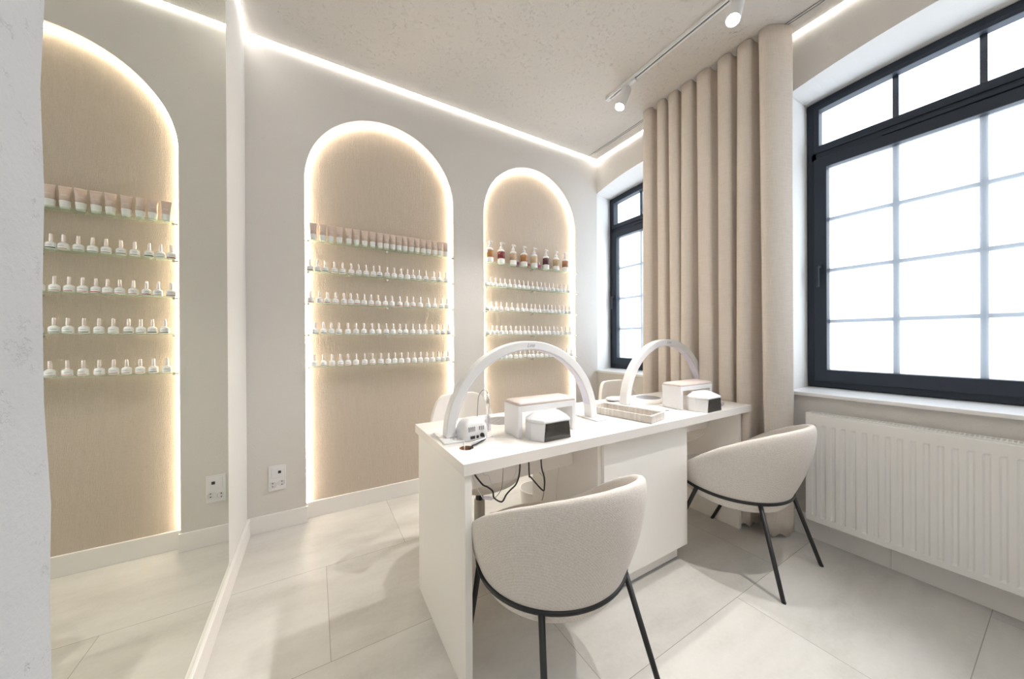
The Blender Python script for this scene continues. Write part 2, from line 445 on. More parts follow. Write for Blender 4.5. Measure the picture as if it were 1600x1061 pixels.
# skirting boards
def skirt(nm, *b): return struct(mk(nm, B(*b), M['skirt'], bevel=.002))
bm = bmesh.new(); box(bm, 0.012, A1[0] + .008, -.012, 0, 0, .10); box(bm, A1[1] - .008, A2[0] + .008, -.012, 0, 0, .10); box(bm, A2[1] - .008, W, -.012, 0, 0, .10)
bk = struct(mk('baseboard_back', bm, M['skirt'], bevel=.002))
for a in (A1, A2): mk('niche_skirting', B(a[0] + .0005, a[1] - .0005, .036, .0495, 0, .103), M['skirt'], bk, bevel=.002)
skirt('baseboard_left', .0005, .016, -2.098, 0, 0, .098)
bm = bmesh.new()
ys = [0, -1.0, -2.0, -3.0, YB]
box(bm, W - .014, W, -2.0 + .0006, -.012, 0, .13); box(bm, W - .014, W, YB, -2.0 - .0006, 0, .13)
struct(mk('baseboard_right', bm, M['skirt'], bevel=.001))

# mirror
mi = tag(empty('wall_mirror', (0, -1.3, .10)), 'tall frameless mirror on the left wall reflecting the arched niche', 'mirror')
mk('mirror_glass', B(.0015, .0050, -2.097 + 1.3, -.507 + 1.3, 0.0, 2.835), M['mirror'], mi)
mk('backing_edge', B(.0003, .0014, -2.097 + 1.3, -.505 + 1.3, 0.0, 2.837), M['grey'], mi)

# socket plate
sp = tag(empty('socket_plate', (.1465, -.001, .3115)), 'white wall plate with data port above a double power socket', 'socket')
mk('plate', B(-.0435, .0435, -.006, .001, -.0755, .0755), M['white'], sp, bevel=.0025)
fr = mk('data_insert', B(-.029, .029, -.0085, -.006, .000, .064), M['white'], sp, bevel=.001)
mk('data_port', B(.004, .019, -.0095, -.0084, .026, .042), M['blackp'], fr)
for sx in (-1, 1):
    bm = bmesh.new(); lathe(bm, [(.019, 0), (.021, .004), (.021, .006), (.017, .006), (.016, .002)], n=24)
    s = mk('socket_outlet', bm, M['white'], sp, loc=(sx * .021, -.005, -.036 + .003 * sx), rot=(PI / 2, 0, 0))
    for k in (-1, 1):
        bm = bmesh.new(); lathe(bm, [(.0026, .0021), (.0026, .0075)], n=8); mk('pin_hole', bm, M['blackp'], s, loc=(.002 * sx, .009 * k, 0))

# ------------------------------------------------------------------ shelves
ZSH = [1.778, 1.580, 1.380, 1.183, .977]
ordn = ['top', 'second', 'middle', 'fourth', 'lowest']
what = {0: ['holding taupe tubes', 'with dark-banded bottles', 'with red-banded bottles', 'with grey-banded bottles', 'with pale pink-banded bottles']}
for ai, (a, nm) in enumerate(((A1, 'arched niche beside the mirror'), (A2, 'arched niche beside the window'))):
    for i, z in enumerate(ZSH):
        e = tag(empty('glass_shelf', ((a[0] + a[1]) / 2, 0, z)), '%s glass shelf of five in the %s' % (ordn[i], nm), 'shelf', 'glass shelves in the niches')
        hw = (a[1] - a[0]) / 2 - .0115
        mk('glass_pane', B(-hw, hw, -.045, .0335, -.006, 0), M['shelf'], e)
        for sx in (-1, 1):
            bm = bmesh.new(); lathe(bm, [(.004, 0), (.004, .012), (.0075, .012), (.0075, .022), (.004, .024)], n=12)
            mk('shelf_pin', bm, M['chrome'], e, smooth=False, loc=(sx * (hw + .0115), -.012, -.009), rot=(0, -sx * PI / 2, 0))
        bm = bmesh.new(); lathe(bm, [(.007, .0), (.007, .05)], n=12)
        bm2 = mk('shelf_clamp', bm, M['chrome'], e, loc=(0.0, .0495, -.0150), rot=(PI / 2, 0, 0))

# ------------------------------------------------------------------ bottles
def smoothcorner(hw, hd, r, n=4):
    out = []
    for cx, cy, a0 in ((hw - r, hd - r, 0), (-hw + r, hd - r, 90), (-hw + r, -hd + r, 180), (hw - r, -hd + r, 270)):
        for i in range(n + 1):
            t = math.radians(a0 + 90 * i / n); out.append((cx + r * math.cos(t), cy + r * math.sin(t)))
    return out
def loft(bm, secs, cap=True, mi=0):
    R = [[bm.verts.new(p) for p in s] for s in secs]; n = len(R[0])
    for a, b in zip(R, R[1:]):
        for i in range(n): bm.faces.new([a[i], a[(i + 1) % n], b[(i + 1) % n], b[i]]).material_index = mi
    if cap: bm.faces.new(R[0][::-1]).material_index = mi; bm.faces.new(R[-1]).material_index = mi
stripes = {'dark red': (.30, .02, .05), 'black': (.02, .02, .025), 'bright red': (.55, .03, .08), 'rose': (.62, .22, .24), 'charcoal': (.07, .075, .085),
           'grey': (.28, .29, .31), 'pale pink': (.70, .42, .42), 'pale grey': (.55, .55, .56), 'lilac': (.45, .38, .55), 'pale blue': (.40, .55, .65), 'cream': (.75, .72, .55), 'mint': (.50, .68, .60)}
body_me = cap_me = None
lab_me = {}
def bottle_body():
    bm = bmesh.new()
    lathe(bm, [(.0150, 0), (.0180, .0012), (.0185, .004), (.0185, .023), (.0178, .0275), (.0150, .0315), (.0100, .0345), (.0068, .0365), (.0065, .0375)], n=20)
    return bm
def bottle_cap():
    bm = bmesh.new(); lathe(bm, [(.0070, .0375), (.0072, .039), (.0062, .0725), (.0055, .0745), (.002, .0748)], n=14); return bm
def band_mesh(hgt):
    bm = bmesh.new(); n = 10; r = .01865
    def strip_(z0, z1, a0, a1, mi):
        P = [[bm.verts.new((r * math.sin(a0 + (a1 - a0) * i / n), -r * math.cos(a0 + (a1 - a0) * i / n), z)) for i in range(n + 1)] for z in (z0, z1)]
        for i in range(n): bm.faces.new([P[0][i], P[0][i + 1], P[1][i + 1], P[1][i]]).material_index = mi
    strip_(.0045, .0045 + hgt, -1.1, 1.1, 0)
    strip_(.0185, .0198, -.55, .1, 1); strip_(.0172, .0184, .05, .5, 1)
    return bm
def bottle(x, y, z, colname, label, group, rz):
    global body_me, cap_me
    e = tag(empty('polish_bottle', (x, y, z), rz), label, 'bottle', group)
    if body_me is None:
        a = mk('bottle_body', bottle_body(), M['bott'], e, smooth=True); body_me = a.data
        b = mk('bottle_cap', bottle_cap(), M['mcap'], e, smooth=True); cap_me = b.data
    else:
        for nm, me in (('bottle_body', body_me), ('bottle_cap', cap_me)):
            o = bpy.data.objects.new(nm, me); COL.objects.link(o); o.parent = e
    hgt = random.choice([.0022, .003, .0045])
    key = (colname, hgt)
    if key not in lab_me:
        mname = 'band_' + colname.replace(' ', '_')
        mat = bpy.data.materials.get(mname) or plain(mname, stripes[colname], .4)
        o = mk('bottle_label', band_mesh(hgt), [mat, M['ink']], e, smooth=True); lab_me[key] = o.data
    else:
        o = bpy.data.objects.new('bottle_label', lab_me[key]); COL.objects.link(o); o.parent = e
    return e
rowsA = {
1: [0.323, 0.364, 0.407, 0.459, 0.507, 0.558, 0.604, 0.65, 0.696, 0.735, 0.786, 0.833, 0.88, 0.925, 0.965, 1.008, 1.059, 1.118, 1.163, 1.216],
2: [0.325, 0.374, 0.418, 0.465, 0.513, 0.555, 0.594, 0.636, 0.68, 0.725, 0.772, 0.818, 0.87, 0.919, 0.965, 1.017, 1.075, 1.125, 1.18, 1.223],
3: [0.35, 0.396, 0.439, 0.483, 0.536, 0.585, 0.634, 0.685, 0.727, 0.778, 0.824, 0.869, 0.91, 0.96, 1.007, 1.052, 1.098, 1.148, 1.19, 1.235],
4: [0.343, 0.394, 0.443, 0.491, 0.536, 0.584, 0.637, 0.688, 0.741, 0.791, 0.835, 0.88, 0.926, 0.972, 1.016, 1.063, 1.107, 1.151, 1.191, 1.23]}
rowsB = {
1: [1.564, 1.604, 1.645, 1.69, 1.735, 1.782, 1.828, 1.873, 1.919, 1.964, 2.011, 2.062, 2.106, 2.15, 2.194, 2.241, 2.287, 2.332, 2.378, 2.422],
2: [1.565, 1.606, 1.65, 1.696, 1.751, 1.802, 1.855, 1.905, 1.948, 2.0, 2.042, 2.088, 2.134, 2.177, 2.221, 2.267, 2.307, 2.352, 2.394, 2.439],
3: [1.567, 1.612, 1.655, 1.699, 1.742, 1.788, 1.839, 1.881, 1.926, 1.971, 2.018, 2.065, 2.107, 2.154, 2.197, 2.245, 2.29, 2.339, 2.392, 2.441],
4: [1.564, 1.604, 1.645, 1.687, 1.733, 1.785, 1.837, 1.882, 1.928, 1.975, 2.016, 2.064, 2.111, 2.161, 2.209, 2.254, 2.305, 2.356, 2.404, 2.458]}
palA = {1: ['dark red', 'black', 'black', 'dark red', 'black', 'dark red', 'black', 'black', 'rose', 'black', 'black', 'black', 'black', 'cream', 'charcoal', 'black', 'charcoal', 'black', 'charcoal', 'charcoal'],
        2: ['dark red', 'rose', 'dark red', 'bright red', 'rose', 'bright red', 'bright red', 'rose', 'bright red', 'pale pink', 'bright red', 'rose', 'bright red', 'bright red', 'bright red', 'bright red', 'charcoal', 'charcoal', 'charcoal', 'grey'],
        3: ['black', 'charcoal', 'charcoal', 'charcoal', 'pale grey', 'pale grey', 'black', 'grey', 'black', 'black', 'charcoal', 'black', 'charcoal', 'black', 'charcoal', 'grey', 'charcoal', 'black', 'black', 'black'],
        4: ['pale grey', 'grey', 'rose', 'rose', 'rose', 'pale pink', 'pale pink', 'rose', 'charcoal', 'pale pink', 'pale grey', 'pale pink', 'rose', 'grey', 'pale pink', 'pale pink', 'pale grey', 'grey', 'pale pink', 'pale grey']}
palB = {1: ['black', 'rose', 'lilac', 'charcoal', 'pale grey', 'grey', 'pale grey', 'grey', 'rose', 'grey', 'grey', 'black', 'grey', 'pale grey', 'pale pink', 'pale grey', 'grey', 'pale grey', 'pale grey', 'charcoal'],
        2: ['black', 'rose', 'grey', 'rose', 'bright red', 'dark red', 'rose', 'charcoal', 'charcoal', 'grey', 'pale pink', 'rose', 'rose', 'grey', 'pale grey', 'rose', 'grey', 'grey', 'black', 'dark red'],
        3: ['charcoal', 'pale grey', 'black', 'pale blue', 'pale blue', 'black', 'black', 'pale grey', 'grey', 'charcoal', 'grey', 'grey', 'lilac', 'grey', 'grey', 'grey', 'pale grey', 'pale grey', 'grey', 'pale grey'],
        4: ['grey', 'pale grey', 'charcoal', 'pale blue', 'pale blue', 'grey', 'cream', 'charcoal', 'charcoal', 'charcoal', 'grey', 'grey', 'charcoal', 'charcoal', 'mint', 'lilac', 'lilac', 'lilac', 'lilac', 'grey']}
ordw = ['first', 'second', 'third', 'fourth', 'fifth', 'sixth', 'seventh', 'eighth', 'ninth', 'tenth', 'eleventh', 'twelfth', 'thirteenth', 'fourteenth', 'fifteenth', 'sixteenth', 'seventeenth', 'eighteenth', 'nineteenth', 'twentieth']
def place_word(k, n):
    if k == 0: return 'leftmost'
    if k == n - 1: return 'rightmost'
    if k < n / 2: return ordw[k] + ' from left'
    return ordw[n - 1 - k] + ' from right'
for rows, pal, nm in ((rowsA, palA, 'mirror-side arch'), (rowsB, palB, 'window-side arch')):
    for r, xs in rows.items():
        for k, x in enumerate(xs):
            c = pal[r][k]
            bottle(x, -.008 + random.uniform(-.002, .002), ZSH[r], c, 'white polish bottle with %s band, %s on the %s shelf, %s' % (c, place_word(k, 20), ordn[r], nm),
                   'polish bottles on the %s shelf of the %s' % (ordn[r], nm), random.uniform(-.25, .25))
# tubes
def tube_parts(e):
    bm = bmesh.new(); n = 24; secs = []
    for z, hx, hy in ((.036, .0175, .0175), (.055, .0178, .0165), (.075, .0186, .0125), (.092, .0200, .006), (.101, .0206, .0018), (.108, .0206, .0014)):
        secs.append([(hx * math.cos(2 * PI * i / n), hy * math.sin(2 * PI * i / n), z) for i in range(n)])
    loft(bm, secs); a = mk('tube_body', bm, M['tube'], e, smooth=True)
    bm = bmesh.new(); lathe(bm, [(.0145, 0), (.0150, .001), (.0182, .034), (.0182, .0375), (.012, .038)], n=24); b = mk('tube_cap', bm, M['tubec'], e, smooth=True)
    bm = bmesh.new(); box(bm, -.009, .009, -.0150, -.0146, .062, .0636); box(bm, -.006, .006, -.0150, -.0146, .057, .0582)
    c = mk('tube_print', bm, M['tubec'], e)
tubx = [0.341, 0.393, 0.439, 0.489, 0.544, 0.592, 0.642, 0.692, 0.74, 0.782, 0.826, 0.868, 0.91, 0.955, 0.997, 1.043, 1.081, 1.127, 1.17, 1.214]
proto = None
for k, x in enumerate(tubx):
    if proto is None: proto = empty('hand_cream_tube'); tube_parts(proto); t = proto
    else: t = copytree(proto)
    t.location = (x, -.006, ZSH[0]); t.rotation_euler = (0, 0, random.uniform(-.3, .3))
    tag(t, 'taupe squeeze tube on white cap, %s on the top glass shelf' % place_word(k, 20), 'tube', 'taupe tubes on the top shelf')
# pump bottles
pumps = [(1.590, 'amber', (.48, .24, .09)), (1.701, 'dark red', (.22, .03, .035)), (1.818, 'pale tan', (.55, .40, .28)), (1.928, 'orange brown', (.42, .19, .07)),
         (2.035, 'light sand', (.62, .48, .33)), (2.166, 'deep plum', (.09, .025, .04)), (2.282, 'pale brown', (.50, .38, .24)), (2.391, 'copper brown', (.42, .21, .12))]
def pump(x, nm, col, k):
    e = tag(empty('pump_bottle', (x, -.004, ZSH[0]), random.uniform(-.4, .4)), 'white pump bottle showing %s liquid, %s of eight on the top shelf' % (nm, place_word(k, 8)), 'bottle', 'pump bottles on the top shelf of the window-side arch')
    if k == 0: e.location.x = 1.594
    bm = bmesh.new(); lathe(bm, [(.026, 0), (.0295, .002), (.030, .005), (.030, .040)], n=28); mk('bottle_base', bm, M['bott'], e, smooth=True)
    bm = bmesh.new(); lathe(bm, [(.0299, .0402), (.0299, .098)], n=28); m = plain('liquid_' + nm.replace(' ', '_'), col, .25); mk('liquid_label', bm, m, e, smooth=True)
    bm = bmesh.new(); lathe(bm, [(.030, .098), (.0295, .106), (.026, .114), (.018, .120), (.011, .123), (.0105, .124)], n=28); mk('bottle_shoulder', bm, M['bott'], e, smooth=True)
    bm = bmesh.new(); lathe(bm, [(.013, .1242), (.0135, .127), (.0125, .142), (.0065, .144), (.0055, .165), (.010, .167), (.011, .176), (.008, .181)], n=18)
    tube(bm, [(0, 0, .174), (.018, 0, .176), (.030, 0, .174), (.034, 0, .168)], [.007, .006, .0045, .0035], 8)
    mk('pump_head', bm, M['white'], e, smooth=True)
for k, (x, nm, c) in enumerate(pumps): pump(x, nm, c, k)
for k, (x, nm, col) in enumerate(((1.874, 'purple', (.28, .08, .24)), (1.986, 'brown', (.38, .17, .08)), (2.105, 'magenta', (.36, .08, .20)))):
    e = tag(empty('dropper_bottle', (x, .012, ZSH[0])), 'small %s dropper bottle standing between two white pump bottles' % nm, 'bottle', 'small dropper bottles between the pump bottles')
    bm = bmesh.new(); lathe(bm, [(.012, 0), (.0135, .002), (.0135, .030), (.011, .034), (.0065, .037)], n=18)
    mk('bottle_body', bm, plain('tinted_' + nm, col, .2), e, smooth=True)
    bm = bmesh.new(); lathe(bm, [(.0075, .0372), (.0078, .050), (.005, .052), (.0045, .060), (.002, .072)], n=14); mk('bottle_cap', bm, M['mcap'], e, smooth=True)

# ------------------------------------------------------------------ desk
DX0, DX1, DY0, DY1, DZ = .748, 2.566, -1.492, -.900, .75
dk = tag(empty('manicure_desk', ((DX0 + DX1) / 2, (DY0 + DY1) / 2, 0)), 'long cream two-seat manicure desk with central cabinet', 'desk')
ox, oy = dk.location.x, dk.location.y
def DB(x0, x1, y0, y1, z0, z1): return B(x0 - ox, x1 - ox, y0 - oy, y1 - oy, z0, z1)
# top slab with a round cable hole
bm = bmesh.new(); hx, hy, hr = .820 - ox, -1.343 - oy, .026
rx0, rx1, ry0, ry1 = DX0 - ox, DX1 - ox, DY0 - oy, DY1 - oy
angs = sorted(set([2 * PI * i / 48 for i in range(48)] + [math.atan2(cy - hy, cx - hx) % (2 * PI) for cx in (rx0, rx1) for cy in (ry0, ry1)]))
def rect_hit(a):
    c, s = math.cos(a), math.sin(a); t = 1e9
    if c > 1e-9: t = min(t, (rx1 - hx) / c)
    if c < -1e-9: t = min(t, (rx0 - hx) / c)
    if s > 1e-9: t = min(t, (ry1 - hy) / s)
    if s < -1e-9: t = min(t, (ry0 - hy) / s)
    return hx + c * t, hy + s * t
RI = [[], []]; RO = [[], []]
for a in angs:
    for k, z in enumerate((DZ - .0375, DZ)):
        RI[k].append(bm.verts.new((hx + hr * math.cos(a), hy + hr * math.sin(a), z)))
        x, y = rect_hit(a); RO[k].append(bm.verts.new((x, y, z)))
n = len(angs)
for i in range(n):
    j = (i + 1) % n
    bm.faces.new([RI[1][i], RO[1][i], RO[1][j], RI[1][j]]); bm.faces.new([RI[0][i], RI[0][j], RO[0][j], RO[0][i]])
    bm.faces.new([RO[0][i], RO[0][j], RO[1][j], RO[1][i]]); bm.faces.new([RI[0][i], RI[1][i], RI[1][j], RI[0][j]]).material_index = 1
mk('desk_top', bm, [M['desk'], M['mdf']], dk)
ZU = DZ - .038
mk('side_panel', DB(.756, .781, -1.480, -.930, 0, ZU), M['deskd'], dk, bevel=.001)
mk('side_panel', DB(2.528, 2.553, -1.440, -.930, 0, ZU), M['deskd'], dk, bevel=.001)
mk('apron_panel', DB(.7815, 1.3895, -1.262, -1.244, .555, ZU), M['deskd'], dk)
mk('apron_panel', DB(1.9995, 2.5275, -1.262, -1.244, .575, ZU), M['deskd'], dk)
cb = mk('cabinet', DB(1.390, 1.999, -1.425, -.925, .080, ZU), M['deskd'], dk, bevel=.001)
mk('cabinet_front', DB(1.408, 2.001, -1.444, -1.4265, .082, ZU - .003), M['deskd'], cb, bevel=.001)
mk('cabinet_plinth', DB(1.405, 1.972, -1.406, -.940, 0, .0795), M['deskd'], cb)
mk('plinth_seal', DB(1.405, 1.972, -1.4085, -1.4062, .002, .008), M['grey'], cb)

# ------------------------------------------------------------------ arch lamps
def text_mesh(name, body, size, mat, parent, loc, rot, shear=.3):
    cu = bpy.data.curves.new(name, 'FONT'); cu.body = body; cu.size = size; cu.align_x = 'CENTER'; cu.align_y = 'CENTER'; cu.shear = shear; cu.extrude = .00015
    o = bpy.data.objects.new(name + '_tmp', cu); COL.objects.link(o)
    bpy.context.view_layer.update()
    me = bpy.data.meshes.new_from_object(o.evaluated_get(bpy.context.evaluated_depsgraph_get())); bpy.data.objects.remove(o)
    me.materials.clear(); me.materials.append(mat)
    r = bpy.data.objects.new(name, me); COL.objects.link(r); r.parent = parent; r.location = loc; r.rotation_euler = rot; return r
def arch_lamp(loc, rz, label, R=.372, Hh=.385):
    e = tag(empty('arch_lamp', loc, rz), label, 'lamp', 'half-moon lamps on the desk')
    N = 48; th, dp = .038, .056; secs = []
    bm = bmesh.new()
    zb = .005
    def P(a, r): return (-(R - .019 + r) * math.cos(a), zb + (Hh - .019 + r - zb) * math.sin(a) if 0 < a < PI else zb)
    for i in range(N + 1):
        a = PI * i / N
        o_, i_ = P(a, .019), P(a, -.019)
        w = dp / 2 * (1 - .14 * math.sin(a))
        secs.append([(o_[0], -w, o_[1]), (o_[0], w, o_[1]), (i_[0], w, i_[1]), (i_[0], -w, i_[1])])
    loft(bm, secs); mk('lamp_arch', bm, M['white'], e, bevel=.004, seg=2)
    secs = []; bm = bmesh.new()
    for i in range(3, N - 2):
        a = PI * i / N; o_, i_ = P(a, -.0185), P(a, -.0215); w = (dp / 2 - .0045) * (1 - .14 * math.sin(a))
        secs.append([(o_[0], -w, o_[1]), (o_[0], w, o_[1]), (i_[0], w, i_[1]), (i_[0], -w, i_[1])])
    loft(bm, secs); mk('light_diffuser', bm, M['lav'], e)
    for s in (-1, 1):
        bm = bmesh.new(); loft(bm, [[(s * (R - .017) + x, y, z) for x, y in smoothcorner(.040, .084, .006)] for z in (0.0, .006)])
        mk('lamp_foot', bm, M['white'], e, bevel=.0015)
    text_mesh('lettering', 'Lina', .024, M['grey'], e, (.004, -dp / 2 * .86 - .0006, Hh - .019), (PI / 2, 0, 0), .5)
    return e
arch_lamp((1.172, -1.210, DZ + .0004), -.055, 'white half-moon arch lamp standing on the desk corner end behind the drill unit', R=.383)
arch_lamp((2.290, -1.120, DZ + .0004), -.03, 'white half-moon arch lamp standing in front of the curtain, window end of desk', R=.383, Hh=.388)

# ------------------------------------------------------------------ arm rests
def arm_rest(loc, rz, L, D, Hh, label):
    e = tag(empty('arm_rest', loc, rz), label, 'arm rest', 'padded hand rests on the desk')
    t = .020; bm = bmesh.new()
    prism(bm, [(-L / 2, 0), (-L / 2 + t, 0), (-L / 2 + t, Hh - .026), (L / 2 - t, Hh - .026), (L / 2 - t, 0), (L / 2, 0), (L / 2, Hh), (-L / 2, Hh)], 'y', -D / 2, D / 2)
    mk('rest_frame', bm, M['white'], e, bevel=.0025)
    bm = bmesh.new(); secs = []
    for z, k in ((Hh + .0005, 0), (Hh + .006, -.001), (Hh + .012, .006), (Hh + .016, .016), (Hh + .018, .032)):
        secs.append([(x, y, z) for x, y in smoothcorner(L / 2 - k, D / 2 - k, .012)])
    loft(bm, secs); mk('rest_cushion', bm, M['cush'], e, smooth=True)
    return e
arm_rest((1.185, -1.292, DZ + .0004), -.02, .292, .118, .128, 'white bridge-shaped hand rest with mauve pad, nearer the drill unit')
arm_rest((2.222, -1.310, DZ + .0004), -.03, .292, .118, .128, 'white bridge-shaped hand rest with mauve pad, nearer the curtain')

# ------------------------------------------------------------------ uv lamps
def uv_lamp(loc, rz, label):
    e = tag(empty('nail_dryer', loc, rz), label, 'nail dryer', 'white nail dryers in front of the hand rests')
    w, d, h = .092, .055, .100
    foot = [(-.078, d), (-w, d - .020), (-w, -.002), (-.064, -d), (.064, -d), (w, -.002), (w, d - .020), (.078, d)]
    bm = bmesh.new()
    loft(bm, [[(x, y, z) for x, y in foot] for z in (.068, .076)] + [[(x * .97, y * .96 + .001, .080) for x, y in foot], [(x * .66, y * .52 + .012, h - .002) for x, y in foot], [(x * .60, y * .46 + .012, h) for x, y in foot]])
    shell = mk('dryer_hood', bm, M['white'], e, bevel=.003)
    for sg in (-1, 1):
        bm = bmesh.new(); lo = [(-.078, d), (-w, d - .020), (-w, -.002), (-.067, -d + .003), (-.063, -d + .003), (-.066, d)]; up = [(-.078, d), (-w, d - .020), (-w, -.002), (-.060, -d + .001), (-.056, -d + .004), (-.062, d)]
        loft(bm, [[(-sg * x, y, z) for x, y in L] for z, L in ((.0, lo), (.0678, up))]); mk('dryer_cheek', bm, M['white'], e, bevel=.0015)
    mk('dryer_back', B(-.078, .078, d - .006, d - .0005, 0, .067), M['white'], e)
    bm = bmesh.new(); prism(bm, [(-.0650, .001), (.0650, .001), (.0560, .0675), (-.0560, .0675)], 'y', -d - .0012, -d - .0002); mk('smoked_visor', bm, M['smokec'], e)
    mk('dryer_base', B(-.0595, .0595, -d + .007, d - .007, 0.0005, .004), M['smoke'], e)
    # smoked cut-out at the side of the mouth
    text_mesh('lettering', 'CNLux', .012, M['grey'], e, (.012, -.0355, .0882), (.62, 0, 0), .2)
    for k in (.016, .040):
        bm = bmesh.new(); lathe(bm, [(.003, 0), (.003, .002)], n=8); mk('screw_hole', bm, M['blackp'], e, loc=(.053, -d - .0012, k), rot=(PI / 2, 0, 0))
    return e
uv_lamp((1.162, -1.385, DZ + .0004), .02, 'small white nail dryer with dark mouth, beside the drill unit and hand rest')
uv_lamp((2.195, -1.425, DZ + .0004), .02, 'small white nail dryer with dark mouth, near the window end of the desk')

# ------------------------------------------------------------------ drill unit
dr = tag(empty('nail_drill', (.888, -1.235, DZ + .0004), .06), 'white vented electric nail drill unit with sockets and handpiece', 'drill')
bm = bmesh.new(); secs = []
for z, hx, hy in ((0, .051, .041), (.004, .0545, .0445), (.030, .0535, .0435), (.052, .050, .041), (.066, .043, .035), (.076, .033, .027), (.081, .020, .016)):
    secs.append([(x, y, z) for x, y in smoothcorner(hx, hy, min(hx, hy) * .36)])
loft(bm, secs); dbody = mk('drill_body', bm, M['white'], dr, smooth=True, bevel=0)
bm = bmesh.new()
for k in range(4): box(bm, -.034 + k * .0080, -.0312 + k * .0080, -.0445, -.0400, .036, .054)
for k in range(3): box(bm, .012 + k * .0085, .0148 + k * .0085, -.0445, -.0400, .038, .053)
mk('vent_slot', bm, M['grey'], dbody)
bm = bmesh.new(); box(bm, -.028, -.009, -.0465, -.0440, .008, .019); mk('power_switch', bm, M['blackp'], dbody)
bm = bmesh.new(); box(bm, -.002, .0068, -.0465, -.0440, .0085, .019); mk('control_port', bm, M['blackp'], dbody)
bm = bmesh.new(); lathe(bm, [(.0085, 0), (.0085, .006), (.0045, .007), (.0045, .014)], n=14); mk('power_plug', bm, M['blackp'], dr, loc=(.022, -.0435, .018), rot=(PI / 2, 0, 0))
bm = bmesh.new(); loft(bm, [[(.030 + x, .005 + y, z) for x, y in smoothcorner(.05, .046, .014)] for z in (0.0, .003)]); mk('drill_tray', bm, M['white'], dr)
bm = bmesh.new(); lathe(bm, [(.0125, .012), (.0125, .050), (.0115, .075)], (.072, -.005, .004), 16, cap=False); mk('handpiece_holder', bm, M['clear'], dr, smooth=True)
bm = bmesh.new(); lathe(bm, [(.004, .008), (.0055, .014), (.0055, .10), (.0075, .102), (.0080, .142), (.006, .150), (.004, .165)], (.072, -.005, .006), 16); mk('handpiece', bm, M['chrome'], dr, smooth=True)
bm = bmesh.new(); tube(bm, smoothpath([(.072, -.005, .168), (.066, -.002, .182), (.052, .004, .184), (.038, .010, .160), (.034, .012, .120), (.032, .012, .078)], 6), .0016, 8); mk('handpiece_cord', bm, M['grey'], dr, smooth=True)
e = tag(empty('drill_handpiece', (.806, -1.185, DZ + .0005), .9), 'grey metal drill handpiece lying between lamp foot and drill unit', 'handpiece')
e.location = (.862, -1.155, DZ + .0005); e.rotation_euler.z = .35
bm = bmesh.new(); lathe(bm, [(.006, 0), (.012, .002), (.014, .02), (.012, .045), (.007, .05)], n=16); mk('handpiece_grip', bm, M['grey'], e, smooth=True, loc=(-.03, 0, .014), rot=(0, PI / 2, 0))
bm = bmesh.new(); lathe(bm, [(.008, 0), (.010, .003), (.010, .012), (.005, .012), (.005, .004)], n=16); mk('handpiece_ring', bm, M['chrome'], e, smooth=True, loc=(-.031, 0, .0104), rot=(0, -PI / 2, 0))

# power lead of the drill, going into the hole
bm = bmesh.new(); tube(bm, smoothpath([(.9125, -1.2960, .768), (.9125, -1.306, .760), (.896, -1.318, .758), (.866, -1.338, .758), (.838, -1.346, .753), (.828, -1.351, .735), (.827, -1.352, .700)], 5), .0032, 8)
tag(mk('power_lead', bm, M['blackp'], smooth=True), 'black lead running from the drill unit into the desk hole', 'cable')
bm = bmesh.new(); tube(bm, smoothpath([(.9155, -1.3015, .765), (.905, -1.315, .764), (.874, -1.330, .765), (.850, -1.333, .759), (.8405, -1.336, .735), (.8395, -1.336, .70)], 5), .0030, 8)
tag(mk('white_lead', bm, M['white'], smooth=True), 'white lead beside the black one entering the desk hole', 'cable')
bm = bmesh.new(); tube(bm, smoothpath([(.842, -1.253, .7585), (.835, -1.285, .7535), (.822, -1.318, .7535), (.815, -1.336, .748), (.812, -1.342, .72), (.812, -1.342, .69)], 5), .0017, 6)
tag(mk('lamp_lead', bm, M['white'], smooth=True), 'thin white lead from the lamp foot into the desk hole', 'cable')
bm = bmesh.new(); tube(bm, smoothpath([(.800, -1.118, .7535), (.786, -1.105, .7535), (.766, -1.112, .7535), (.757, -1.140, .7535), (.760, -1.17, .7595)], 5), .0022, 6)
tag(mk('looped_lead', bm, M['white'], smooth=True), 'white looped lead curling behind the left lamp foot', 'cable')

# dust extractor grilles set in the top
def grille(x, y, label):
    e = tag(empty('dust_grille', (x, y, DZ + .0002)), label, 'grille', 'round striped dust grilles in the desk top')
    bm = bmesh.new(); lathe(bm, [(.078, 0), (.078, .0012), (.074, .0018), (.074, .0002)], n=48); mk('grille_rim', bm, M['slat'], e)
    bm = bmesh.new()
    for k in range(-5, 6):
        xx = k * .0135; hh = math.sqrt(max(0, .073 ** 2 - xx * xx))
        box(bm, xx - .0036, xx + .0036, -hh, hh, .0008, .0022)
    mk('grille_slats', bm, M['slat'], e, rot=(0, 0, .5))
    bm = bmesh.new(); lathe(bm, [(.0735, .0003), (.0735, .0006)], n=40); mk('grille_well', bm, M['smoke'], e)
grille(1.118, -1.052, 'round striped metal grille in the desk behind the drill unit')
grille(2.262, -1.010, 'round striped metal grille in the desk under the window-end arch lamp')

